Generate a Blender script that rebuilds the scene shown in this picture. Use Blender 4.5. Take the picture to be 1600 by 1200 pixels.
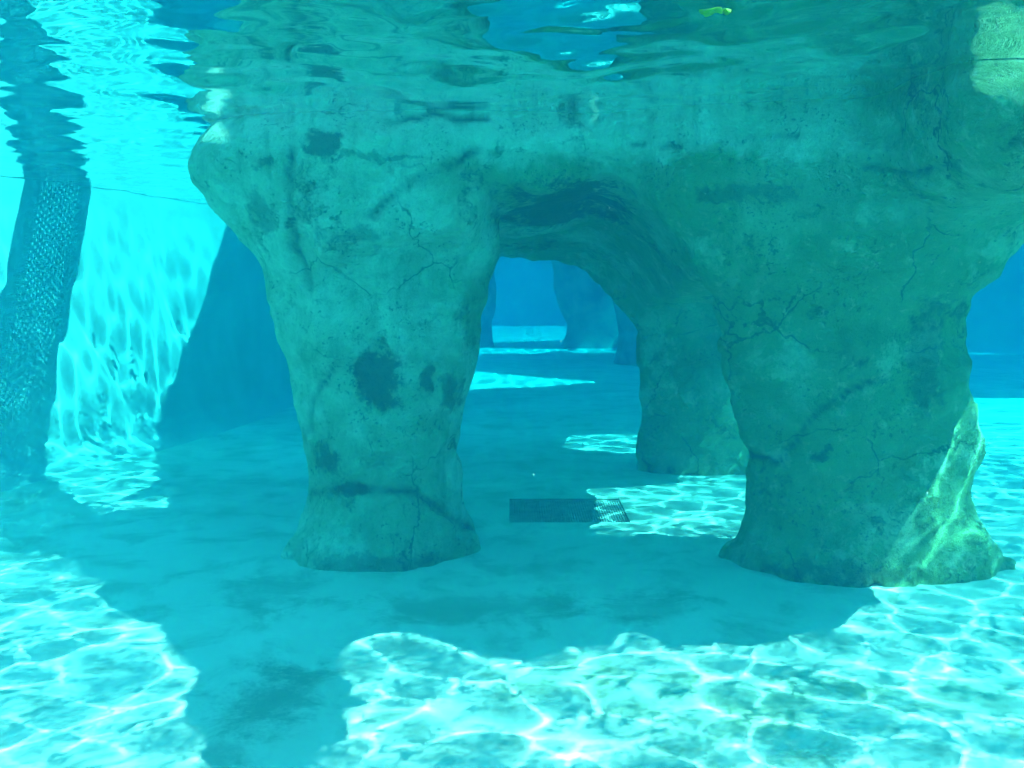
import bpy, math, random
import numpy as np
from mathutils import Vector, noise

sc = bpy.context.scene
for o in list(bpy.data.objects):
    bpy.data.objects.remove(o, do_unlink=True)
C = sc.collection
R = math.radians

# ------------------------------------------------------------------ camera
F = 1537.0                      # focal length in photo pixels (1600 wide)
EYE = 1.776                     # eye height above the pool floor
SURF = 2.75                     # water depth
PITCH = math.atan(160.0 / F)
cam = bpy.data.cameras.new('camera')
cam.sensor_width = 36.0
cam.lens = 36.0 * F / 1600.0
cam.clip_start = 0.05
cam.clip_end = 500.0
camo = bpy.data.objects.new('camera', cam)
camo.location = (0, 0, EYE)
camo.rotation_euler = (math.pi / 2 - PITCH, 0, 0)
C.objects.link(camo)
sc.camera = camo

# ------------------------------------------------------------------ sky and sun
L_AZ = Vector((0.945, -0.327))          # horizontal direction towards the sun
SUN_EL = R(50.4)
W = bpy.data.worlds.new('World')
sc.world = W
W.use_nodes = True
nt = W.node_tree
nt.nodes.clear()
sky = nt.nodes.new('ShaderNodeTexSky')
sky.sky_type = 'NISHITA'
sky.sun_disc = False
sky.sun_elevation = SUN_EL
sky.sun_rotation = math.atan2(L_AZ.x, L_AZ.y)
bg = nt.nodes.new('ShaderNodeBackground')
bg.inputs['Strength'].default_value = 0.07
wo = nt.nodes.new('ShaderNodeOutputWorld')
nt.links.new(sky.outputs[0], bg.inputs['Color'])
nt.links.new(bg.outputs[0], wo.inputs['Surface'])

sun = bpy.data.lights.new('sun', 'SUN')
sun.energy = 5.0
sun.angle = R(0.5)
sun.color = (1.0, 0.96, 0.9)
sun.cycles.is_caustics_light = True
suno = bpy.data.objects.new('sun', sun)
sd = Vector((L_AZ.x * math.cos(SUN_EL), L_AZ.y * math.cos(SUN_EL), math.sin(SUN_EL)))
suno.rotation_euler = sd.to_track_quat('Z', 'Y').to_euler()
suno.location = (8, -4, 12)
C.objects.link(suno)

# ------------------------------------------------------------------ render settings
vs = sc.view_settings
vs.view_transform = 'Standard'
vs.look = 'None'
vs.gamma = 1.0
vs.exposure = 2.42
cy = sc.cycles
cy.use_denoising = True
cy.caustics_refractive = True
cy.caustics_reflective = True
cy.max_bounces = 10
cy.diffuse_bounces = 4
cy.glossy_bounces = 4
cy.transmission_bounces = 6
cy.volume_bounces = 2
cy.transparent_max_bounces = 8
cy.sample_clamp_indirect = 6.0
cy.use_adaptive_sampling = True
cy.adaptive_threshold = 0.06
cy.adaptive_min_samples = 16
cy.blur_glossy = 0.5

# ------------------------------------------------------------------ helpers
def ray(u, v):
    a, b = (u - 800.0) / F, -(v - 600.0) / F
    cp, sp = math.cos(PITCH), math.sin(PITCH)
    return np.array((a, cp + b * sp, -sp + b * cp))

def at_y(u, v, y):
    d = ray(u, v)
    return np.array((0, 0, EYE)) + d * (y / d[1])

def at_z(u, v, z=0.0):
    d = ray(u, v)
    return np.array((0, 0, EYE)) + d * ((z - EYE) / d[2])

def tag(o, label=None, cat=None, group=None, kind=None):
    if label: o['label'] = label
    if cat: o['category'] = cat
    if group: o['group'] = group
    if kind: o['kind'] = kind
    return o

def mesh_obj(name, verts, faces, mat=None, parent=None, smooth=True):
    me = bpy.data.meshes.new(name)
    verts = np.asarray(verts, dtype=np.float64)
    if isinstance(faces, np.ndarray):
        n, k = faces.shape
        me.vertices.add(len(verts))
        me.vertices.foreach_set('co', verts.astype(np.float32).ravel())
        me.loops.add(n * k)
        me.loops.foreach_set('vertex_index', faces.astype(np.int32).ravel())
        me.polygons.add(n)
        me.polygons.foreach_set('loop_start', np.arange(0, n * k, k, dtype=np.int32))
        me.update(calc_edges=True)
    else:
        me.from_pydata(verts.tolist(), [], faces)
        me.update()
    me.polygons.foreach_set('use_smooth', np.full(len(me.polygons), smooth))
    o = bpy.data.objects.new(name, me)
    C.objects.link(o)
    if mat: me.materials.append(mat)
    if parent: o.parent = parent
    o.cycles.is_caustics_receiver = True
    return o

def empty(name, loc=(0, 0, 0)):
    o = bpy.data.objects.new(name, None)
    o.location = loc
    o.empty_display_size = 0.3
    C.objects.link(o)
    return o

# value noise for numpy arrays
_rs = np.random.RandomState(5)
_LAT = _rs.rand(64, 64, 64).astype(np.float32) * 2 - 1
def vnoise(x, y, z):
    xi, yi, zi = np.floor(x).astype(int), np.floor(y).astype(int), np.floor(z).astype(int)
    fx, fy, fz = x - xi, y - yi, z - zi
    fx = fx * fx * (3 - 2 * fx); fy = fy * fy * (3 - 2 * fy); fz = fz * fz * (3 - 2 * fz)
    def g(a, b, c): return _LAT[(xi + a) & 63, (yi + b) & 63, (zi + c) & 63]
    x00 = g(0,0,0) * (1-fx) + g(1,0,0) * fx
    x10 = g(0,1,0) * (1-fx) + g(1,1,0) * fx
    x01 = g(0,0,1) * (1-fx) + g(1,0,1) * fx
    x11 = g(0,1,1) * (1-fx) + g(1,1,1) * fx
    return (x00 * (1-fy) + x10 * fy) * (1-fz) + (x01 * (1-fy) + x11 * fy) * fz
def fbm(x, y, z, octv=4, lac=2.03, gain=0.5):
    s, a = 0, 1.0
    for i in range(octv):
        s = s + a * vnoise(x + 11.3 * i, y + 5.7 * i, z + 3.1 * i)
        x, y, z, a = x * lac, y * lac, z * lac, a * gain
    return s

# ------------------------------------------------------------------ materials
class NT:
    def __init__(self, name):
        self.m = bpy.data.materials.new(name)
        self.m.use_nodes = True
        self.t = self.m.node_tree
        self.t.nodes.clear()
        self.out = self.n('ShaderNodeOutputMaterial')
    def n(self, typ, **kw):
        nd = self.t.nodes.new(typ)
        for k, v in kw.items(): setattr(nd, k, v)
        return nd
    def l(self, a, b): self.t.links.new(a, b)
    def val(self, sock, v):
        if hasattr(v, 'is_output'): self.l(v, sock)
        else: sock.default_value = v
    def noise(self, vec, scale, detail=6, rough=0.6, dist=0.0):
        nd = self.n('ShaderNodeTexNoise')
        self.l(vec, nd.inputs['Vector'])
        nd.inputs['Scale'].default_value = scale
        nd.inputs['Detail'].default_value = detail
        nd.inputs['Roughness'].default_value = rough
        nd.inputs['Distortion'].default_value = dist
        return nd.outputs['Fac']
    def ramp(self, fac, lo, hi, a=0.0, b=1.0):
        nd = self.n('ShaderNodeMapRange', interpolation_type='SMOOTHSTEP')
        self.l(fac, nd.inputs['Value'])
        nd.inputs['From Min'].default_value = lo
        nd.inputs['From Max'].default_value = hi
        nd.inputs['To Min'].default_value = a
        nd.inputs['To Max'].default_value = b
        return nd.outputs['Result']
    def math(self, op, a, b=0.0, c=0.0):
        nd = self.n('ShaderNodeMath', operation=op)
        self.val(nd.inputs[0], a); self.val(nd.inputs[1], b)
        if op in ('MULTIPLY_ADD',): self.val(nd.inputs[2], c)
        return nd.outputs[0]
    def mix(self, fac, a, b):
        nd = self.n('ShaderNodeMix', data_type='RGBA')
        self.val(nd.inputs[0], fac)
        self.val(nd.inputs[6], a); self.val(nd.inputs[7], b)
        return nd.outputs[2]
    def bsdf(self, col, rough=0.85, bump=None, strength=0.3, dist=0.02, spec=0.15):
        p = self.n('ShaderNodeBsdfPrincipled')
        self.val(p.inputs['Base Color'], col)
        p.inputs['Roughness'].default_value = rough
        p.inputs['Specular IOR Level'].default_value = spec
        if bump is not None:
            b = self.n('ShaderNodeBump')
            b.inputs['Strength'].default_value = strength
            b.inputs['Distance'].default_value = dist
            self.l(bump, b.inputs['Height'])
            self.l(b.outputs[0], p.inputs['Normal'])
        self.l(p.outputs[0], self.out.inputs['Surface'])
        return self.m
    def pos(self):
        return self.n('ShaderNodeNewGeometry').outputs['Position']
    def scaled(self, vec, s):
        nd = self.n('ShaderNodeVectorMath', operation='MULTIPLY')
        self.l(vec, nd.inputs[0]); nd.inputs[1].default_value = s
        return nd.outputs[0]

def rgb(r, g, b): return (r, g, b, 1.0)

def rock_material(stains_and_shade):
    k = NT('algae_covered_rock')
    p = k.pos()
    # warped position so stain and painted-shade outlines are ragged
    wn = k.n('ShaderNodeTexNoise'); k.l(p, wn.inputs['Vector'])
    wn.inputs['Scale'].default_value = 9.0; wn.inputs['Detail'].default_value = 6
    sub = k.n('ShaderNodeVectorMath', operation='SUBTRACT'); k.l(wn.outputs['Color'], sub.inputs[0]); sub.inputs[1].default_value = (.5, .5, .5)
    sc_ = k.scaled(sub.outputs[0], (.16, .16, .16))
    ad = k.n('ShaderNodeVectorMath', operation='ADD'); k.l(p, ad.inputs[0]); k.l(sc_, ad.inputs[1])
    wp = ad.outputs[0]
    big = k.noise(p, 1.1, 6, .6, .3)
    mid = k.noise(p, 3.4, 9, .7, .5)
    fine = k.noise(p, 26.0, 6, .75)
    vfine = k.noise(p, 80.0, 4, .7)
    streak = k.noise(k.scaled(p, (5.0, 5.0, 0.8)), 1.6, 6, .65, .3)
    col = k.mix(k.ramp(mid, .38, .62), rgb(.58, .63, .41), rgb(.80, .84, .60))
    sx = k.n('ShaderNodeSeparateXYZ'); k.l(p, sx.inputs[0])
    film = k.math('ADD', k.ramp(big, .40, .60, 0, .75), k.ramp(sx.outputs['X'], -.9, 1.3, -.40, .62))
    bz = k.math('MULTIPLY_ADD', k.math('SUBTRACT', mid, .5), .35, sx.outputs['Z'])
    pale_top = k.math('MULTIPLY', k.ramp(bz, 2.42, 2.54), k.ramp(sx.outputs['X'], 1.95, 1.7))  # rock gets paler towards its top, except at the far right
    film = k.math('SUBTRACT', film, k.math('MULTIPLY', pale_top, .8))
    film = k.math('MINIMUM', k.math('MAXIMUM', film, 0.0), .85)
    col = k.mix(film, col, rgb(.20, .34, .105))
    col = k.mix(k.math('MULTIPLY', pale_top, .35), col, rgb(.72, .76, .56))
    #          # green film, thicker on the right
    col = k.mix(k.ramp(streak, .52, .72, 0, .45), col, rgb(.17, .25, .10))
    pale = k.math('MULTIPLY', k.ramp(k.noise(wp, 1.9, 8, .7), .55, .63), k.ramp(fine, .3, .55, .4, 1))
    col = k.mix(k.math('MULTIPLY', pale, .6), col, rgb(.76, .80, .52))
    patch = k.math('MULTIPLY', k.ramp(k.noise(wp, 2.3, 9, .75, .4), .56, .64), k.ramp(fine, .35, .6, .35, 1))
    col = k.mix(k.math('MULTIPLY', patch, .75), col, rgb(.06, .10, .035))
    speck = k.math('MULTIPLY', k.ramp(k.noise(p, 36, 4, .7), .56, .62), k.ramp(k.noise(p, 3.6, 6, .65), .47, .60))
    col = k.mix(k.math('MULTIPLY', speck, .6), col, rgb(.04, .06, .03))
    col = k.mix(k.ramp(vfine, .42, .72, 0, .2), col, rgb(.16, .21, .09))
    vo = k.n('ShaderNodeTexVoronoi', feature='DISTANCE_TO_EDGE'); k.l(wp, vo.inputs['Vector']); vo.inputs['Scale'].default_value = 1.7
    vein = k.math('MULTIPLY', k.ramp(vo.outputs['Distance'], .016, .003), k.ramp(k.noise(p, 1.6, 4, .6), .48, .60))
    col = k.mix(k.math('MULTIPLY', vein, .65), col, rgb(.05, .075, .04))
    skin = k.noise(p, 11, 9, .8, .2)
    col = k.mix(k.ramp(skin, .52, .66, 0, .35), col, rgb(.17, .24, .10))
    col = k.mix(k.ramp(skin, .46, .34, 0, .35), col, rgb(.82, .86, .62))
    for (c, r, a) in stains_and_shade:
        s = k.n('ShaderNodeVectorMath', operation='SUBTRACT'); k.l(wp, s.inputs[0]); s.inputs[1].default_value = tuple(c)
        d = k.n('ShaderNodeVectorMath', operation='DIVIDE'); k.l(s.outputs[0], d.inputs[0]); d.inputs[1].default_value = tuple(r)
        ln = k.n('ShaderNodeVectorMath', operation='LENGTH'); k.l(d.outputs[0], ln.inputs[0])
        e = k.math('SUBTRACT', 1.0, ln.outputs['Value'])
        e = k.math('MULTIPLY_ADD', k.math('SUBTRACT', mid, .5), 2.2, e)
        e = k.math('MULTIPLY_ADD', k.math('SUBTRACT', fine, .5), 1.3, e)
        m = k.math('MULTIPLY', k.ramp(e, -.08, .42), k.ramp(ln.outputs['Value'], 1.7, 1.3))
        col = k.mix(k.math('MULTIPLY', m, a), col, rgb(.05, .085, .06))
    at = k.n('ShaderNodeAttribute', attribute_name='crack')
    col = k.mix(at.outputs['Fac'], col, rgb(.05, .07, .045))
    h = k.math('MULTIPLY_ADD', fine, .35, mid)
    h2 = k.math('MULTIPLY_ADD', k.noise(p, 70, 4, .7), .12, h)
    return k.bsdf(col, .9, h2, 1.0, .07)

def plain_rock():
    k = NT('far_rock')
    p = k.pos()
    mid = k.noise(p, 2.5, 7, .65, .4)
    col = k.mix(k.ramp(mid, .35, .65), rgb(.16, .20, .14), rgb(.36, .38, .29))
    return k.bsdf(col, .9, mid, .5, .1)

def floor_material():
    k = NT('painted_pool_floor')
    p = k.pos()
    big = k.noise(p, .55, 5, .55)
    mid = k.noise(p, 2.6, 8, .68, .5)
    fine = k.noise(p, 38, 5, .7)
    col = k.mix(k.ramp(big, .35, .65), rgb(.60, .66, .52), rgb(.72, .77, .63))
    film = k.math('MULTIPLY', k.ramp(mid, .47, .64), k.ramp(fine, .30, .62, .4, 1))
    col = k.mix(k.math('MULTIPLY', film, .48), col, rgb(.28, .35, .23))
    col = k.mix(k.ramp(k.noise(p, 1.3, 5, .6), .52, .72, 0, .4), col, rgb(.40, .44, .30))
    col = k.mix(k.ramp(k.noise(p, 55, 3, .6), .66, .74, 0, .4), col, rgb(.2, .22, .17))
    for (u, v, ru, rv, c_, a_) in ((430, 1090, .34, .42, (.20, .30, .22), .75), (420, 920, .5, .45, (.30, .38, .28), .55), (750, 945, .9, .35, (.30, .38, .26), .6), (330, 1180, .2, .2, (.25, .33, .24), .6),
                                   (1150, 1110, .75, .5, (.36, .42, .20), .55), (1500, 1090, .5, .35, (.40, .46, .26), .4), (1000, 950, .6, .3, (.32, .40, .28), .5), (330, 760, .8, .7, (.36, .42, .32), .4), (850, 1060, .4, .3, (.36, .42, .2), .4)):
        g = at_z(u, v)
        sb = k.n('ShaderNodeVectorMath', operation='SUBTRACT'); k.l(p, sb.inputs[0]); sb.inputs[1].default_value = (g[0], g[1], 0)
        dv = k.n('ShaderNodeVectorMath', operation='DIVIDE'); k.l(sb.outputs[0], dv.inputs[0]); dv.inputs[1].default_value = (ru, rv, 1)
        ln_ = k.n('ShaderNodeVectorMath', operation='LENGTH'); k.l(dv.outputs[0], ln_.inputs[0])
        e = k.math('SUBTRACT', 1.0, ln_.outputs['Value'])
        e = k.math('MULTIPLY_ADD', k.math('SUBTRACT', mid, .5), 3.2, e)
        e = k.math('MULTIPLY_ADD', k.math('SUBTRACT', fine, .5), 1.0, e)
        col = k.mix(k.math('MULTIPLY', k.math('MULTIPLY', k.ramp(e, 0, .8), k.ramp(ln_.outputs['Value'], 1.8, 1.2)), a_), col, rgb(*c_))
    return k.bsdf(col, .85, fine, .25, .012)

def wall_material():
    k = NT('painted_pool_wall')
    p = k.pos()
    mid = k.noise(p, 1.7, 7, .6, .3)
    drip = k.noise(k.scaled(p, (3, 3, .5)), 1.5, 5, .6)
    fine = k.noise(p, 30, 5, .7)
    col = k.mix(k.ramp(mid, .3, .7), rgb(.50, .58, .48), rgb(.60, .68, .57))
    col = k.mix(k.ramp(drip, .5, .75, 0, .45), col, rgb(.48, .56, .48))
    return k.bsdf(col, .8, fine, .25, .015)

def simple(name, c, rough=.7, metal=0.0, nscale=12, var=.25):
    k = NT(name)
    n = k.noise(k.pos(), nscale, 5, .6)
    col = k.mix(k.ramp(n, .3, .7), rgb(*[x * (1 - var) for x in c]), rgb(*[min(1, x * (1 + var)) for x in c]))
    m = k.bsdf(col, rough, n, .2, .01)
    for nd in k.t.nodes:
        if nd.type == 'BSDF_PRINCIPLED': nd.inputs['Metallic'].default_value = metal
    return m

def water_material():
    k = NT('water')
    g = k.n('ShaderNodeBsdfGlass')
    g.inputs['Color'].default_value = rgb(1, 1, 1)
    g.inputs['Roughness'].default_value = 0.0
    g.inputs['IOR'].default_value = 1.333
    k.l(g.outputs[0], k.out.inputs['Surface'])
    return k.m

def haze_material():
    k = NT('pool_water_volume')
    v = k.n('ShaderNodeVolumePrincipled')
    v.inputs['Color'].default_value = rgb(*HAZE_COL)
    v.inputs['Absorption Color'].default_value = rgb(*HAZE_ABS)
    v.inputs['Density'].default_value = HAZE_D
    v.inputs['Anisotropy'].default_value = 0.3
    k.l(v.outputs[0], k.out.inputs['Volume'])
    return k.m
# sigma_s = D*col ; sigma_a = D*(1-col)*(1-abs)
HAZE_D = 0.5
HAZE_COL = (.004, .042, .078)
HAZE_ABS = (.08, .850, .955)

# ------------------------------------------------------------------ water surface
def axis(lo, f0, f1, hi, fine, grow=1.06, cap=.25):
    a = [f0]
    while a[-1] < f1: a.append(a[-1] + fine)
    s = fine
    while a[-1] < hi:
        s = min(cap, s * grow); a.append(a[-1] + s)
    s = fine
    b = []
    p = f0
    while p > lo:
        s = min(cap, s * grow); p -= s; b.append(p)
    return np.array(b[::-1] + a)

def waves(X, Y):
    rs = np.random.RandomState(21)
    Z = np.zeros_like(X)
    for lam_lo, lam_hi, n, slope in ((1.3, 2.6, 10, .018), (.5, 1.1, 22, .036), (.21, .39, 34, .038), (.09, .18, 26, .010)):
        for i in range(n):
            lam = lam_lo * (lam_hi / lam_lo) ** rs.rand()
            k = 2 * math.pi / lam
            th = rs.rand() * 2 * math.pi
            if lam_hi < .2: th = math.pi / 2 + (rs.rand() - .5) * 1.2
            a = slope / k * math.sqrt(2.0 / n)
            Z += a * np.sin(k * (X * math.cos(th) + Y * math.sin(th)) + rs.rand() * 2 * math.pi)
    return Z

xs = axis(-9.0, -6.0, 6.0, 20.0, .028)
ys = axis(-4.0, 0.6, 11.5, 46.0, .028)
X, Y = np.meshgrid(xs, ys)
Zw = SURF + waves(X, Y)
nx, ny = len(xs), len(ys)
idx = np.arange(nx * ny).reshape(ny, nx)
fc = np.stack([idx[:-1, :-1], idx[:-1, 1:], idx[1:, 1:], idx[1:, :-1]], -1).reshape(-1, 4)
water = mesh_obj('water_surface', np.stack([X, Y, Zw], -1).reshape(-1, 3), fc, water_material())
water.cycles.is_caustics_caster = True
water.cycles.is_caustics_receiver = False
tag(water, kind='structure')

# ------------------------------------------------------------------ floor with the drain opening
DX0, DX1 = -0.02, 0.88
DY0, DY1 = 7.15, 7.95
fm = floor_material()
def floor_z(x, y):
    return .012 * fbm(x * .8, y * .8, x * 0 + 2.0, 3) - .006
fx = np.unique(np.concatenate([np.linspace(-14, -6, 10), np.linspace(-6, DX0, 60), np.linspace(DX0, DX1, 10), np.linspace(DX1, 7, 60), np.linspace(7, 22, 16)]))
fy = np.unique(np.concatenate([np.linspace(-5, 1, 8), np.linspace(1, DY0, 60), np.linspace(DY0, DY1, 10), np.linspace(DY1, 14, 50), np.linspace(14, 48, 40)]))
FX, FY = np.meshgrid(fx, fy)
FZ = floor_z(FX, FY)
near = np.maximum(np.maximum(DX0 - FX, FX - DX1), np.maximum(DY0 - FY, FY - DY1))
FZ = np.where(near < .3, FZ * np.clip(near / .3, 0, 1), FZ)
idx = np.arange(FX.size).reshape(FX.shape)
q = np.stack([idx[:-1, :-1], idx[:-1, 1:], idx[1:, 1:], idx[1:, :-1]], -1)
cx = (FX[:-1, :-1] + FX[1:, 1:]) / 2; cyy = (FY[:-1, :-1] + FY[1:, 1:]) / 2
keep = ~((cx > DX0) & (cx < DX1) & (cyy > DY0) & (cyy < DY1))
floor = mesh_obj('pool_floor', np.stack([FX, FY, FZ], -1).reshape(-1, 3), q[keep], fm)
tag(floor, kind='structure')

# ------------------------------------------------------------------ pool walls
wm = wall_material()
def catmull(pts, n=14):
    P = np.array([pts[0]] + list(pts) + [pts[-1]], float)
    out = []
    for i in range(1, len(P) - 2):
        for t in np.linspace(0, 1, n, endpoint=False):
            a, b, c, d = P[i-1], P[i], P[i+1], P[i+2]
            out.append(.5 * (2*b + (c-a)*t + (2*a-5*b+4*c-d)*t*t + (3*b-a-3*c+d)*t**3))
    out.append(P[-2])
    return np.array(out)
def wall(name, plan, label, top=3.05, cove=.35, lean=.10, mat=wm, seed=0.0, thick=.3):
    pl = catmull(plan)
    tg = np.gradient(pl, axis=0); tg /= np.linalg.norm(tg, axis=1)[:, None]
    nr = np.stack([tg[:, 1], -tg[:, 0]], 1)                  # towards the pool (right of travel)
    prof = [(cove, -.02)]
    for a in np.linspace(0, math.pi / 2, 7)[1:]:
        prof.append((cove * (1 - math.sin(a)), cove * (1 - math.cos(a))))
    for z in np.linspace(cove, top, 16)[1:]: prof.append((-(z - cove) * lean, z))
    prof += [(-(top - cove) * lean - thick, top), (-(top - cove) * lean - thick, -.3)]
    V = []
    for j, (o, z) in enumerate(prof):
        p = pl + nr * o
        zz = np.full(len(pl), z)
        if 1 < j < len(prof) - 2:
            d = .035 * fbm(p[:, 0] * .7 + seed, p[:, 1] * .7, zz * .7 + seed, 3)
            p = p + nr * d[:, None]
        V.append(np.concatenate([p, zz[:, None]], 1))
    V = np.array(V)
    m, n = V.shape[:2]
    ix = np.arange(m * n).reshape(m, n)
    f = np.stack([ix[:-1, :-1], ix[1:, :-1], ix[1:, 1:], ix[:-1, 1:]], -1).reshape(-1, 4)
    o = mesh_obj(name, V.reshape(-1, 3), f[:, ::-1], mat)
    return o
wl = wall('pool_wall', [(-6.6, -4.5), (-5.9, 2), (-5.1, 6.5), (-4.42, 9.2), (-3.98, 10.9), (-3.55, 13), (-3.5, 16), (-4.5, 22), (-6, 30), (-7, 41)], '')
tag(wl, 'pale sunlit pool wall curving away on the left beside the rock arch', 'wall')
wf = wall('pool_wall', [(-8, 40.5), (-2, 40.6), (4, 40.6), (12, 40)], '', seed=3.0)
tag(wf, 'deep blue far pool wall seen through the arch opening', 'wall')
wr = wall('pool_wall', [(11, 41), (10.5, 32), (11, 26), (14, 23), (17, 18), (17, 8), (16, -5)], '', seed=7.0)
tag(wr, 'deep blue pool wall in the distance right of the right pillar', 'wall')
wb = wall('pool_wall', [(17, -1.2), (5, -1.3), (-7, -1.2)], '', seed=9.0)
tag(wb, kind='structure')

# ------------------------------------------------------------------ implicit rocks
def smin(a, b, k):
    h = np.clip(.5 + .5 * (b - a) / k, 0, 1)
    return b * (1 - h) + a * h - k * h * (1 - h)
def smax(a, b, k): return -smin(-a, -b, k)

def surface_nets(f, org, h):
    nx, ny, nz = f.shape
    ins = f < 0
    cnt = np.zeros((nx-1, ny-1, nz-1), np.int8)
    for a in (0, 1):
        for b in (0, 1):
            for c in (0, 1):
                cnt += ins[a:nx-1+a, b:ny-1+b, c:nz-1+c]
    act = (cnt > 0) & (cnt < 8)
    I, J, K = np.nonzero(act)
    num = np.zeros((len(I), 3)); den = np.zeros(len(I))
    corners = [(a, b, c) for a in (0, 1) for b in (0, 1) for c in (0, 1)]
    for p in corners:
        for ax in range(3):
            if p[ax]: continue
            q = list(p); q[ax] = 1
            fa = f[I + p[0], J + p[1], K + p[2]]; fb = f[I + q[0], J + q[1], K + q[2]]
            cr = (fa < 0) != (fb < 0)
            t = np.where(cr, fa / np.where(cr, fa - fb, 1), 0)
            pt = np.tile(np.array(p, float), (len(I), 1)); pt[:, ax] = t
            num += pt * cr[:, None]; den += cr
    V = (np.stack([I, J, K], 1) + num / den[:, None]) * h + org
    vid = np.full(act.shape, -1, np.int64); vid[I, J, K] = np.arange(len(I))
    faces = []
    for ax in range(3):
        sl0 = [slice(None)] * 3; sl1 = [slice(None)] * 3
        sl0[ax] = slice(0, -1); sl1[ax] = slice(1, None)
        a, b = ins[tuple(sl0)], ins[tuple(sl1)]
        E = np.stack(np.nonzero(a != b), 1)
        o1, o2 = (ax + 1) % 3, (ax + 2) % 3
        ok = (E[:, o1] > 0) & (E[:, o2] > 0) & (E[:, o1] < f.shape[o1] - 1) & (E[:, o2] < f.shape[o2] - 1)
        E = E[ok]
        def at(d1, d2):
            e = E.copy(); e[:, o1] += d1; e[:, o2] += d2
            return vid[e[:, 0], e[:, 1], e[:, 2]]
        Q = np.stack([at(-1, -1), at(0, -1), at(0, 0), at(-1, 0)], 1)
        flip = ~a[E[:, 0], E[:, 1], E[:, 2]]
        Q[flip] = Q[flip][:, ::-1]
        faces.append(Q)
    Fq = np.concatenate(faces)
    return V, Fq[(Fq >= 0).all(1)]

def vert_normals(V, Fq):
    n = np.cross(V[Fq[:, 2]] - V[Fq[:, 0]], V[Fq[:, 3]] - V[Fq[:, 1]])
    N = np.zeros_like(V)
    for i in range(4): np.add.at(N, Fq[:, i], n)
    return N / (np.linalg.norm(N, axis=1)[:, None] + 1e-9)

def relax(V, Fq, it=2, w=.5):
    for _ in range(it):
        S = np.zeros_like(V); cN = np.zeros(len(V))
        for i in range(4):
            np.add.at(S, Fq[:, i], V[Fq[:, (i+1) % 4]] + V[Fq[:, (i-1) % 4]]); np.add.at(cN, Fq[:, i], 2)
        V = V * (1 - w) + w * S / cN[:, None]
    return V

def column(rows, yc, X, Y, Z):
    """rows: (v, uL, uR, ry[, yc]) traced at depth yc -> approximate distance field of an elliptical column"""
    zz, cx, rx, ry, cy_ = [], [], [], [], []
    for r in rows:
        y = r[4] if len(r) > 4 else yc
        a, b = at_y(r[1], r[0], y), at_y(r[2], r[0], y)
        zz.append(a[2]); cx.append((a[0] + b[0]) / 2); rx.append((b[0] - a[0]) / 2); ry.append(r[3]); cy_.append(y)
    o = np.argsort(zz)
    zz = np.array(zz)[o]
    z1 = Z[0, 0, :]
    g = lambda q: np.interp(z1, zz, np.array(q)[o])[None, None, :]
    cx, rx, ry, cy_ = g(cx), g(rx), g(ry), g(cy_)
    q = np.sqrt(((X - cx) / rx) ** 2 + ((Y - cy_) / ry) ** 2)
    return (q - 1) * np.minimum(rx, ry)

def grid(lo, hi, h):
    ax = [np.arange(lo[i], hi[i] + h, h) for i in range(3)]
    return np.meshgrid(*ax, indexing='ij')

# ---- the main arch
H = 0.03
lo = np.array((-2.5, 3.7, -.12)); hi = np.array((4.6, 10.3, 3.35))
GX, GY, GZ = [g.astype(np.float32) for g in grid(lo, hi, H)]

left_rows = [(960, 430, 775, .60), (900, 446, 762, .58), (872, 452, 757, .56), (850, 460, 750, .54), (800, 478, 733, .47), (770, 487, 724, .44), (740, 482, 722, .44), (700, 473, 722, .44),
             (650, 463, 728, .45), (600, 453, 738, .46), (550, 443, 745, .47), (500, 432, 752, .48), (450, 422, 765, .50), (400, 403, 785, .52),
             (370, 383, 775, .60), (350, 360, 768, .66), (320, 326, 762, .72), (295, 308, 760, .76), (265, 300, 760, .78), (240, 306, 760, .76), (222, 318, 760, .72), (205, 345, 760, .66), (190, 372, 760, .58), (150, 400, 760, .46), (60, 420, 760, .42)]
right_rows = [(980, 1130, 1572, .44), (920, 1140, 1568, .43), (870, 1146, 1562, .42), (840, 1160, 1552, .40), (800, 1163, 1532, .36), (760, 1155, 1520, .34), (700, 1140, 1516, .34),
              (620, 1127, 1515, .34), (570, 1120, 1506, .35), (540, 1117, 1500, .36), (500, 1112, 1500, .37), (460, 1106, 1508, .39, 6.02), (420, 1088, 1530, .42, 5.95),
              (385, 1066, 1562, .43, 5.9), (350, 1040, 1594, .44, 5.86), (300, 1010, 1620, .44, 5.84), (200, 1000, 1640, .44, 5.84), (0, 1000, 1640, .44, 5.84)]
rear_rows = [(780, 1000, 1230, .42), (745, 1004, 1225, .40), (690, 1005, 1215, .38), (600, 1001, 1210, .38), (520, 990, 1210, .40), (480, 965, 1215, .44), (430, 930, 1220, .50),
             (393, 898, 1230, .56), (340, 850, 1240, .6), (200, 850, 1240, .6)]
dL = column(left_rows, 6.45, GX, GY, GZ)
dR = column(right_rows, 6.08, GX, GY, GZ)
dB = column(rear_rows, 9.35, GX, GY, GZ)
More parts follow.
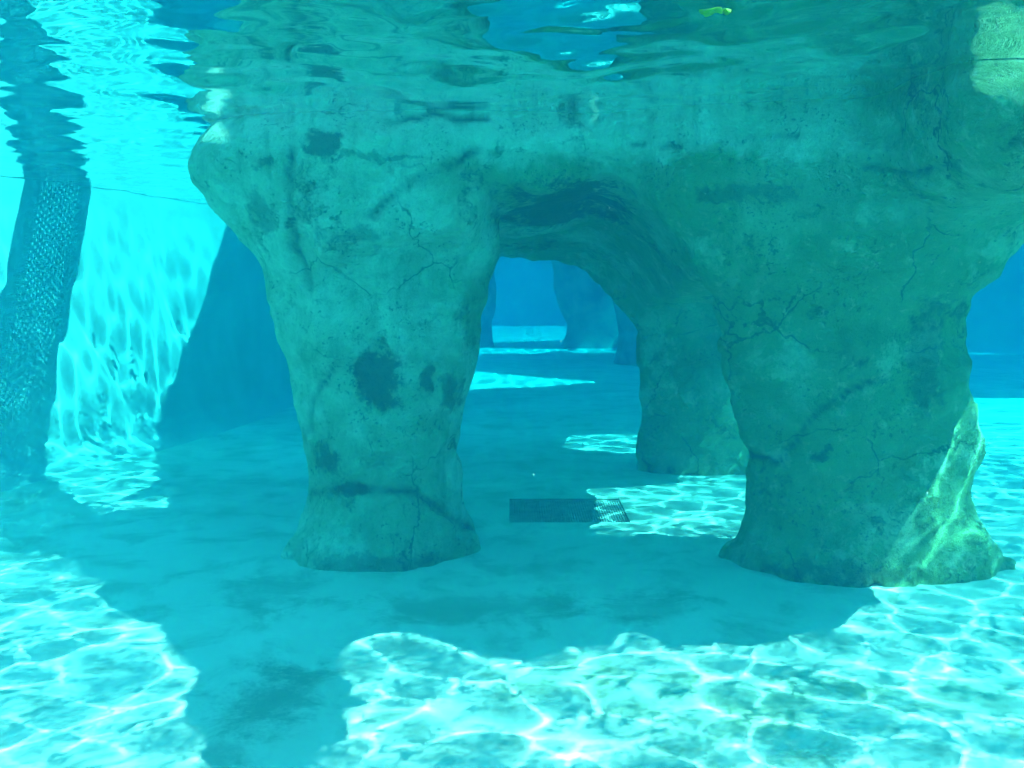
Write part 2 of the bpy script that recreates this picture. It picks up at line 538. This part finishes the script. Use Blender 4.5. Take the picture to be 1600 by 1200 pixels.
# lintel slab
sst = lambda t: np.clip(t, 0, 1) ** 2 * (3 - 2 * np.clip(t, 0, 1))
ceil = 2.385 - .10 * np.clip(GY - 5.9, -.4, 4) - .30 * sst((-.10 - GX) / .16) - .10 * sst((-.2 - GX) / .8) - .34 * np.clip((GX - .55) / .5, 0, 1.3) ** 1.8
ceil = ceil + .06 * fbm(GX * 1.6, GY * 1.6, GZ * 0, 2)
front = (5.80 + .08 * np.sin(GX * 1.7 + .4) + (.45 + .12 * sst((-.4 - GX) / .5)) * np.clip(GZ - 2.60, 0, 1) + .10 * np.clip(2.3 - GZ, 0, 1) - .07 * sst((GZ - 2.47) / .05) * sst((GX + .3) / .3)) - GY
rear_y = 9.75 - 1.2 * np.clip(-GX - .6, 0, 2)
right_x = 1.58 + 1.2 * sst((6.25 - GY) / .5) + .9 * sst((GY - 7.9) / .5)
slab = smax(smax(ceil - GZ, front, .07), smax(GY - rear_y, np.maximum(-1.15 - GX, GX - right_x), .15), .12)
# overhanging mass on the right, reaching towards the camera
def rbox(cx, cy_, cz, hx, hy, hz, r):
    qx, qy, qz = np.abs(GX - cx) - hx + r, np.abs(GY - cy_) - hy + r, np.abs(GZ - cz) - hz + r
    return np.sqrt(np.maximum(qx, 0)**2 + np.maximum(qy, 0)**2 + np.maximum(qz, 0)**2) + np.minimum(np.maximum(qx, np.maximum(qy, qz)), 0) - r
mass = rbox(2.72, 5.15, 3.12, .76, .98, .95, .40)
mass = smax(mass, (GZ - 2.45) * .34 - (GY - 4.22) * .82 - (GX - 2.3) * .06 + .10 * fbm(GX * 2.2, GY * 2.2, GZ * 2.2, 2), .14)
mass = smax(mass, ((GX - 2.82) * .80 - (GY - 4.45) * .60), .25)
f = smin(dL, slab, .13)
f = smin(f, dB, .22)
f = smin(f, dR, .20)
f = smin(f, mass, .30)
qe = np.sqrt(((GX + .33) / .46) ** 2 + ((GY - 5.72) / .42) ** 2 + ((GZ - 1.80) / .26) ** 2)
f = smax(f, -(qe - 1) * .24, .05)          # hollow under the left end of the lintel
band = np.abs(f) < .3
bx_, by_, bz_ = GX[band], GY[band], GZ[band]
f[band] += .038 * fbm(bx_ * 1.3, by_ * 1.3, bz_ * 1.3, 2) + .022 * fbm(bx_ * 4.3, by_ * 4.3, bz_ * 4.3, 3) + .020 * np.abs(fbm(bx_ * 1.9 + 4, by_ * 1.9, bz_ * 2.6, 3))
foot = (np.abs(f) < .3) & (GZ < .25)
f[foot] += (.035 * fbm(GX[foot] * 7, GY[foot] * 7, GZ[foot] * 5, 3) - .01) * np.clip(1 - GZ[foot] / .25, 0, 1)
f = np.maximum(f, GZ - (2.90 + .05 * np.sin(GX * 2.1) * np.sin(GY * 1.7)))
V, Fq = surface_nets(f, lo, H)
V = relax(V, Fq, 1)
N = vert_normals(V, Fq)
# cracks: grooves along traced lines on the camera side
def seg_dist(P, A, B):
    ab = B - A
    t = np.clip(((P - A) @ ab) / (ab @ ab), 0, 1)
    return np.linalg.norm(P - (A + t[:, None] * ab), axis=1)
cracks = [([(580, 338), (608, 312), (640, 292), (680, 272), (716, 254), (742, 236)], 5.85, 9), ([(458, 236), (452, 300), (456, 350), (468, 400), (486, 450)], 5.9, 7),
          ([(478, 690), (486, 650), (506, 600), (520, 572)], 6.05, 5), ([(487, 772), (540, 762), (600, 766), (650, 772)], 6.05, 8), ([(660, 780), (700, 800), (742, 832)], 6.1, 6),
          ([(1100, 690), (1220, 720), (1280, 640), (1340, 610), (1380, 596)], 5.75, 6), ([(990, 228), (1060, 224)], 5.85, 4), ([(1130, 219), (1250, 211)], 5.85, 4), ([(600, 186), (680, 182), (760, 180)], 5.95, 8),
          ([(1345, 262), (1400, 272), (1500, 258)], 5.0, 6)]
# vertex pixel coordinates used only to find which surface points lie on the traced crack lines
rel = V - np.array((0, 0, EYE))
cp, sp = math.cos(PITCH), math.sin(PITCH)
fw = rel[:, 1] * cp - rel[:, 2] * sp; upv = rel[:, 1] * sp + rel[:, 2] * cp
U = np.stack([800 + F * rel[:, 0] / fw, 600 - F * upv / fw], 1)
crack = np.zeros(len(V))
facing = (N[:, 1] < .25) & (V[:, 1] < 7.4)
for pts, yy, wdt in cracks:
    pts = np.array(pts, float)
    d = np.full(len(V), 1e9)
    Uw = U + 7 * np.stack([fbm(V[:, 0] * 7, V[:, 1] * 7, V[:, 2] * 7, 3), fbm(V[:, 0] * 7 + 9, V[:, 1] * 7, V[:, 2] * 7, 3)], 1)
    for a, b in zip(pts[:-1], pts[1:]): d = np.minimum(d, seg_dist(Uw, a, b))
    g = np.exp(-(d / (wdt * .72)) ** 2) * facing * np.clip(.75 + .5 * fbm(V[:, 0] * 4, V[:, 1] * 4, V[:, 2] * 4 + 7, 2), .2, 1)
    crack = np.maximum(crack, g)
V = V - N * (crack * .022)[:, None]
pits = np.clip(fbm(V[:, 0] * 6 + 3, V[:, 1] * 6, V[:, 2] * 6, 3) - .55, 0, 1)
V = V + N * (.011 * fbm(V[:, 0] * 9, V[:, 1] * 9, V[:, 2] * 9, 3) - .05 * pits)[:, None]
N = vert_normals(V, Fq)

stain_shade_px = [((590, 585), 6.0, (40, 64), .8), ((508, 712), 6.1, (30, 38), .7), ((668, 588), 6.05, (9, 34), .7), ((705, 610), 6.15, (18, 36), .6), ((550, 764), 6.05, (40, 13), .7),
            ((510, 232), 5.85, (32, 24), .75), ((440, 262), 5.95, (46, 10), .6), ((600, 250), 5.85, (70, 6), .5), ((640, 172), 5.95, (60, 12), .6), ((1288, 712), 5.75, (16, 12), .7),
            ((880, 330), 6.6, (130, 60), .75), ((1440, 560), 5.85, (40, 110), .5), ((1160, 305), 5.7, (90, 16), .4), ((560, 370), 5.95, (60, 18), .5), ((600, 885), 5.95, (150, 22), .5), ((1300, 895), 5.7, (150, 22), .5), ((420, 330), 6.1, (24, 40), .45)]  # entry on the lintel underside puts its shade into the rock colour
stains_and_shade = []
for (u, v), yy, (ru, rv), a in stain_shade_px:
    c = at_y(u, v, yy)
    stains_and_shade.append((c, (ru * yy / F, .45 if yy < 6.5 else .9, rv * yy / F), a))
rm = rock_material(stains_and_shade)
arch = empty('rock_arch', (0.6, 6.5, 0))
tag(arch, 'large algae-stained rock arch on three pillars standing in the pool', 'rock')
fcn = V[Fq].mean(1)
part = np.zeros(len(Fq), int)                                            # lintel
part[(fcn[:, 0] < .02) & (fcn[:, 2] < 2.0)] = 1
part[(fcn[:, 0] > .9) & (fcn[:, 1] < 7.9) & (fcn[:, 2] < 1.95)] = 2
part[(fcn[:, 1] >= 7.9) & (fcn[:, 2] < 1.95) & (fcn[:, 0] > .4)] = 3
part[(part == 0) & (fcn[:, 0] > 1.9) & (fcn[:, 1] < 7.2)] = 4
names = ['lintel', 'pillar', 'pillar', 'pillar', 'overhang']
plab = [None, 'left pillar with dark oval stain and flared foot', 'broad right pillar with rippling sunlight on its side', 'narrow rear pillar seen inside the arch', 'bulging overhang above the right pillar']
for pi in range(5):
    sel = Fq[part == pi]
    if not len(sel): continue
    used, inv = np.unique(sel, return_inverse=True)
    o = mesh_obj(names[pi], V[used] - np.array(arch.location), inv.reshape(-1, 4), rm, arch)
    at = o.data.attributes.new('crack', 'FLOAT', 'POINT')
    at.data.foreach_set('value', (crack[used] * .8).astype(np.float32))
    o.data.normals_split_custom_set_from_vertices([tuple(n) for n in N[used]])
    if plab[pi]: o['label'] = plab[pi]

# ---- distant rock pillars, seen through the opening
farm = plain_rock()
def far_pillar(rows, yc, label, h=.12):
    pts = np.array([at_y(u, r[0], yc) for r in rows for u in (r[1], r[2])])
    l0 = np.array((pts[:, 0].min() - .6, yc - 1.9, -.2)); h0 = np.array((pts[:, 0].max() + .6, yc + 1.9, 3.25))
    X_, Y_, Z_ = grid(l0, h0, h)
    d = column(rows, yc, X_, Y_, Z_) + .12 * fbm(X_ * .9, Y_ * .9, Z_ * .9, 3)
    d = np.maximum(d, Z_ - 3.0)
    v, q = surface_nets(d, l0, h)
    v = relax(v, q, 1)
    base = np.array(((pts[:, 0].min() + pts[:, 0].max()) / 2, yc, 0))
    o = mesh_obj('distant_rock', v - base, q, farm)
    o.location = base
    tag(o, label, 'rock', 'rock pillars in the distance')
far_pillar([(552, 640, 776, 1.0), (535, 645, 774, .9), (505, 650, 769, .85), (470, 650, 773, .85), (430, 640, 778, 1.0), (405, 620, 784, 1.2), (360, 590, 800, 1.5)], 27.5, 'hazy blue rock pillar at the left edge of the arch opening')
far_pillar([(552, 878, 985, 1.0), (535, 882, 985, .9), (505, 886, 980, .85), (470, 872, 985, .9), (430, 860, 1000, 1.1), (400, 852, 1010, 1.3), (360, 830, 1040, 1.6)], 27.0, 'hazy blue rock pillar right of centre in the arch opening')
far_pillar([(580, 952, 1090, 1.0), (560, 957, 1090, .9), (520, 972, 1085, .85), (480, 966, 1090, .9), (440, 950, 1100, 1.1), (400, 930, 1110, 1.3), (360, 900, 1140, 1.6)], 21.5, 'dark blue rock pillar close behind the rear leg of the arch')

# ------------------------------------------------------------------ floor drain
def boxv(x0, x1, y0, y1, z0, z1):
    v = [(x0,y0,z0),(x1,y0,z0),(x1,y1,z0),(x0,y1,z0),(x0,y0,z1),(x1,y0,z1),(x1,y1,z1),(x0,y1,z1)]
    f = [(0,3,2,1),(4,5,6,7),(0,1,5,4),(1,2,6,5),(2,3,7,6),(3,0,4,7)]
    return v, f
def boxes(name, lst, mat, parent=None):
    Vv, Ff = [], []
    for b in lst:
        v, f = boxv(*b); n = len(Vv)
        Vv += v; Ff += [tuple(i + n for i in q) for q in f]
    return mesh_obj(name, Vv, Ff, mat, parent, smooth=False)
dark = simple('dark_drain_grating', (.34, .38, .30), .9)
dr = empty('floor_drain', ((DX0 + DX1) / 2, (DY0 + DY1) / 2, 0))
tag(dr, 'dark rectangular drain sunk into the pool floor behind the left pillar', 'drain')
hx, hy = (DX1 - DX0) / 2, (DY1 - DY0) / 2
boxes('sump', [(-hx, hx, -hy, hy, -.16, -.12), (-hx - .03, -hx, -hy, hy, -.12, -.003), (hx, hx + .03, -hy, hy, -.12, -.003), (-hx, hx, -hy - .03, -hy, -.12, -.003), (-hx, hx, hy, hy + .03, -.12, -.003)], dark, dr)
for y0 in (-hy + .002, hy - .03):
    boxes('frame', [(-hx + .002, hx - .002, y0, y0 + .028, -.05, -.012)], dark, dr)
bars = []
n = 46
for i in range(n):
    x = -hx + (i + .5) * 2 * hx / n
    bars.append((x - .007, x + .007, -hy + .031, hy - .031, -.05, -.014))
tag(boxes('grate', bars, dark, dr), kind='stuff')

# ------------------------------------------------------------------ floating leaf
lf = simple('yellow_green_leaf', (.42, .50, .05), .5, nscale=60)
root = empty('floating_leaf', tuple(at_z(1112, 6, SURF - .012)))
tag(root, 'yellow green leaf floating at the water surface, top of the picture', 'leaf')
rs = random.Random(3)
def leaf(name, n, r, off, ang, parent):
    pts = [(0, 0, 0)]
    m = 28
    for i in range(m):
        a = 2 * math.pi * i / m
        rr = r * (.62 + .30 * abs(math.cos(2.5 * a)) + .08 * rs.random())
        pts.append((rr * math.cos(a), rr * math.sin(a), -.010 + .006 * math.sin(3 * a)))
    ca, sa = math.cos(ang), math.sin(ang)
    pts = [(x * ca - y * sa + off[0], x * sa + y * ca + off[1], z + off[2]) for x, y, z in pts]
    low = [(x, y, z - .004) for x, y, z in pts]
    f = [(0, i + 1, (i + 1) % m + 1) for i in range(m)]
    f += [(m + 1, m + 1 + (i + 1) % m + 1, m + 1 + i + 1) for i in range(m)]
    f += [(i + 1, m + 2 + i, m + 2 + (i + 1) % m, (i + 1) % m + 1) for i in range(m)]
    return mesh_obj(name, pts + low, f, lf, parent)
leaf('blade', 28, .045, (0, 0, -.015), .4, root)
leaf('leaflet', 28, .022, (.052, .01, -.012), 1.7, root)

# ------------------------------------------------------------------ overhead: walkway, and added unseen plates cut to cast shade into the pool
SHW = np.array((.945, -.327)) * (2.75 * .546); SHA = np.array((.945, -.327)) * .827
def lift(p, z):
    return np.array(p[:2]) + SHW + SHA * (z - SURF)
steel = simple('galvanised_steel', (.45, .46, .46), .45, .8)
ZW = 3.30
a0, a1 = at_z(55, 740)[:2], at_z(180, 825)[:2]
b0, b1 = at_z(0, 820)[:2], at_z(230, 960)[:2]
dirw = (a1 - a0) / np.linalg.norm(a1 - a0)
nrm = np.array((dirw[1], -dirw[0]))
if (b0 - a0) @ nrm < 0: nrm = -nrm
wid = (b0 - a0) @ nrm
st = lift(a0 - dirw * 2.3, ZW); ln = 2.3 + np.linalg.norm(a1 - a0) + .2
pw = empty('perforated_walkway', (st[0], st[1], ZW))
tag(pw, 'perforated steel walkway over the pool casting a dotted band of shade on the left wall', 'walkway')
def comb(total, web, gap, edge):
    pts_, holes_ = [0.0, edge], [False]
    while pts_[-1] + gap + web < total - edge:
        pts_.append(pts_[-1] + gap); holes_.append(True)
        pts_.append(pts_[-1] + web); holes_.append(False)
    pts_.append(total); holes_.append(False)
    return np.array(pts_), np.array(holes_)
us, hu = comb(ln, .040, .015, .05)
vs_, hv = comb(wid, .028, .011, .10)
nu, nv = len(us) - 1, len(vs_) - 1
UU, VV = np.meshgrid(us, vs_)
P = dirw[None, None] * UU[..., None] + nrm[None, None] * VV[..., None]
P = np.concatenate([P, np.zeros(P.shape[:2] + (1,))], -1)
ii = np.arange(P.shape[0] * P.shape[1]).reshape(P.shape[:2])
q = np.stack([ii[:-1, :-1], ii[:-1, 1:], ii[1:, 1:], ii[1:, :-1]], -1)
jv, ju = np.meshgrid(np.arange(nv), np.arange(nu), indexing='ij')
hole = hv[jv] & hu[ju]
deck = mesh_obj('perforated_plate', P.reshape(-1, 3), q[~hole], steel, pw, smooth=False)
for s in (0, 1):
    c = nrm * (wid * s)
    e0, e1 = c, c + dirw * ln
    t = nrm * .02
    v = []
    for z in (-.08, .06):
        for p in (e0 - t, e1 - t, e1 + t, e0 + t): v.append((p[0], p[1], z))
    mesh_obj('edge_beam', v, [(3,2,1,0),(4,5,6,7),(0,1,5,4),(1,2,6,5),(2,3,7,6),(3,0,4,7)], steel, pw, smooth=False)

shade_plate_mat = simple('shade_plate_brown', (.25, .2, .15), .8)  # brown fill for the added, unseen shade plates
from mathutils.geometry import tessellate_polygon
def plate(name, poly, z, t=.12, mat=shade_plate_mat, holes=()):
    loops = [list(poly)] + [list(h) for h in holes]
    flat = [p for lp in loops for p in lp]
    n = len(flat)
    v = [(p[0], p[1], z) for p in flat] + [(p[0], p[1], z + t) for p in flat]
    tris = tessellate_polygon([[Vector((p[0], p[1], 0)) for p in lp] for lp in loops])
    f = [tuple(t_) for t_ in tris] + [tuple(i + n for i in reversed(t_)) for t_ in tris]
    o_ = 0
    for lp in loops:
        m = len(lp)
        f += [(o_ + i, o_ + (i + 1) % m, n + o_ + (i + 1) % m, n + o_ + i) for i in range(m)]
        o_ += m
    return mesh_obj(name, v, f, mat, smooth=False)
def gap(u, v, y, du, dv):
    """opening cut in the added plate so that sunlight reaches the rock face seen at that spot"""
    c = at_y(u, v, y)
    tz = ZC - SURF
    q = c[:2] + SHW * ((SURF - c[2]) / SURF) + SHA * tz
    return [q + np.array((du * math.cos(a), dv * math.sin(a))) * (1 + .2 * math.sin(3 * a)) for a in np.linspace(0, 2 * math.pi, 14, endpoint=False)]
ZC = 5.2
mainp = [np.array(p) for p in ((-3.06, 6.45), (-3.12, 6.95), (-2.61, 7.58))]
mainp += [np.array(p) for p in ((-3.97, 10.9), (-6.0, 16.3))] + [at_z(u, v)[:2] for u, v in ((738, 609), (850, 604), (945, 597), (1120, 597))]
mainp += [np.array(p) for p in ((4.2, 11.6), (.72, 11.4), (.55, 10.4), (.45, 8.2), (.40, 7.3), (.30, 6.9))]
mainp += [at_z(u, v)[:2] for u, v in ((905, 870), (975, 925), (975, 960), (960, 1000), (900, 1003), (830, 1022), (700, 1000), (640, 992), (560, 1008), (535, 1120), (515, 1200), (478, 1290), (375, 1290), (352, 1200), (330, 1100), (308, 1015), (230, 960))]
shade_main = plate('added_shade_plate', [lift(p, ZC) for p in mainp], ZC, holes=[gap(952, 165, 5.95, .09, .16), gap(1110, 160, 5.95, .20, .06), gap(385, 205, 6.15, .14, .06), gap(470, 200, 6.05, .15, .08), gap(592, 192, 6.05, .08, .12), gap(1270, 140, 5.9, .10, .14)])  # unseen plate added overhead, outlined and holed to shape the sun's shade
tag(shade_main, kind='structure')

ZF = 9.0
for poly in ([(480, 577), (738, 578), (800, 585), (945, 597), (1250, 600), (1450, 621), (1750, 621), (1750, 556), (1300, 552), (957, 551), (900, 551), (880, 548), (840, 553), (480, 554)],
             [(480, 543), (840, 543), (880, 540), (898, 549), (900, 539), (958, 538), (960, 549), (1300, 546), (1300, 528), (880, 532), (770, 536), (480, 536)],
             [(300, 508), (900, 509.5), (1400, 509.5), (1400, 495), (300, 495)]):
    tag(plate('added_shade_plate', [lift(at_z(u, v)[:2], ZF) for u, v in poly], ZF), kind='structure')  # further unseen plates, added to shade the distant floor in bands

# ------------------------------------------------------------------ specks drifting in the water
rs = np.random.RandomState(12)
oct_v = np.array([(1,0,0),(-1,0,0),(0,1,0),(0,-1,0),(0,0,1),(0,0,-1)], float)
oct_f = [(0,2,4),(2,1,4),(1,3,4),(3,0,4),(2,0,5),(1,2,5),(3,1,5),(0,3,5)]
Vv, Ff = [], []
for i in range(40):
    y = 1.8 + 3.7 * rs.rand()
    c = at_y(1600 * rs.rand(), 300 + 800 * rs.rand(), y)
    if c[2] < .1 or c[2] > 2.6: continue
    n0 = len(Vv)
    Vv += (c + oct_v * (.0009 + .0016 * rs.rand() ** 2) * (.6 + .8 * rs.rand(3))).tolist()
    Ff += [tuple(j + n0 for j in t_) for t_ in oct_f]
tag(mesh_obj('suspended_specks', Vv, Ff, simple('pale_speck', (.75, .75, .68), .6), smooth=False), 'fine pale specks drifting in the water', 'specks', kind='stuff')

# ------------------------------------------------------------------ the body of water
bv, bf = boxv(-20, 26, -8, 52, -1.0, 3.38)
hz = mesh_obj('haze', bv, bf, None, smooth=False)
hz.data.materials.append(haze_material())
tag(hz, kind='stuff')
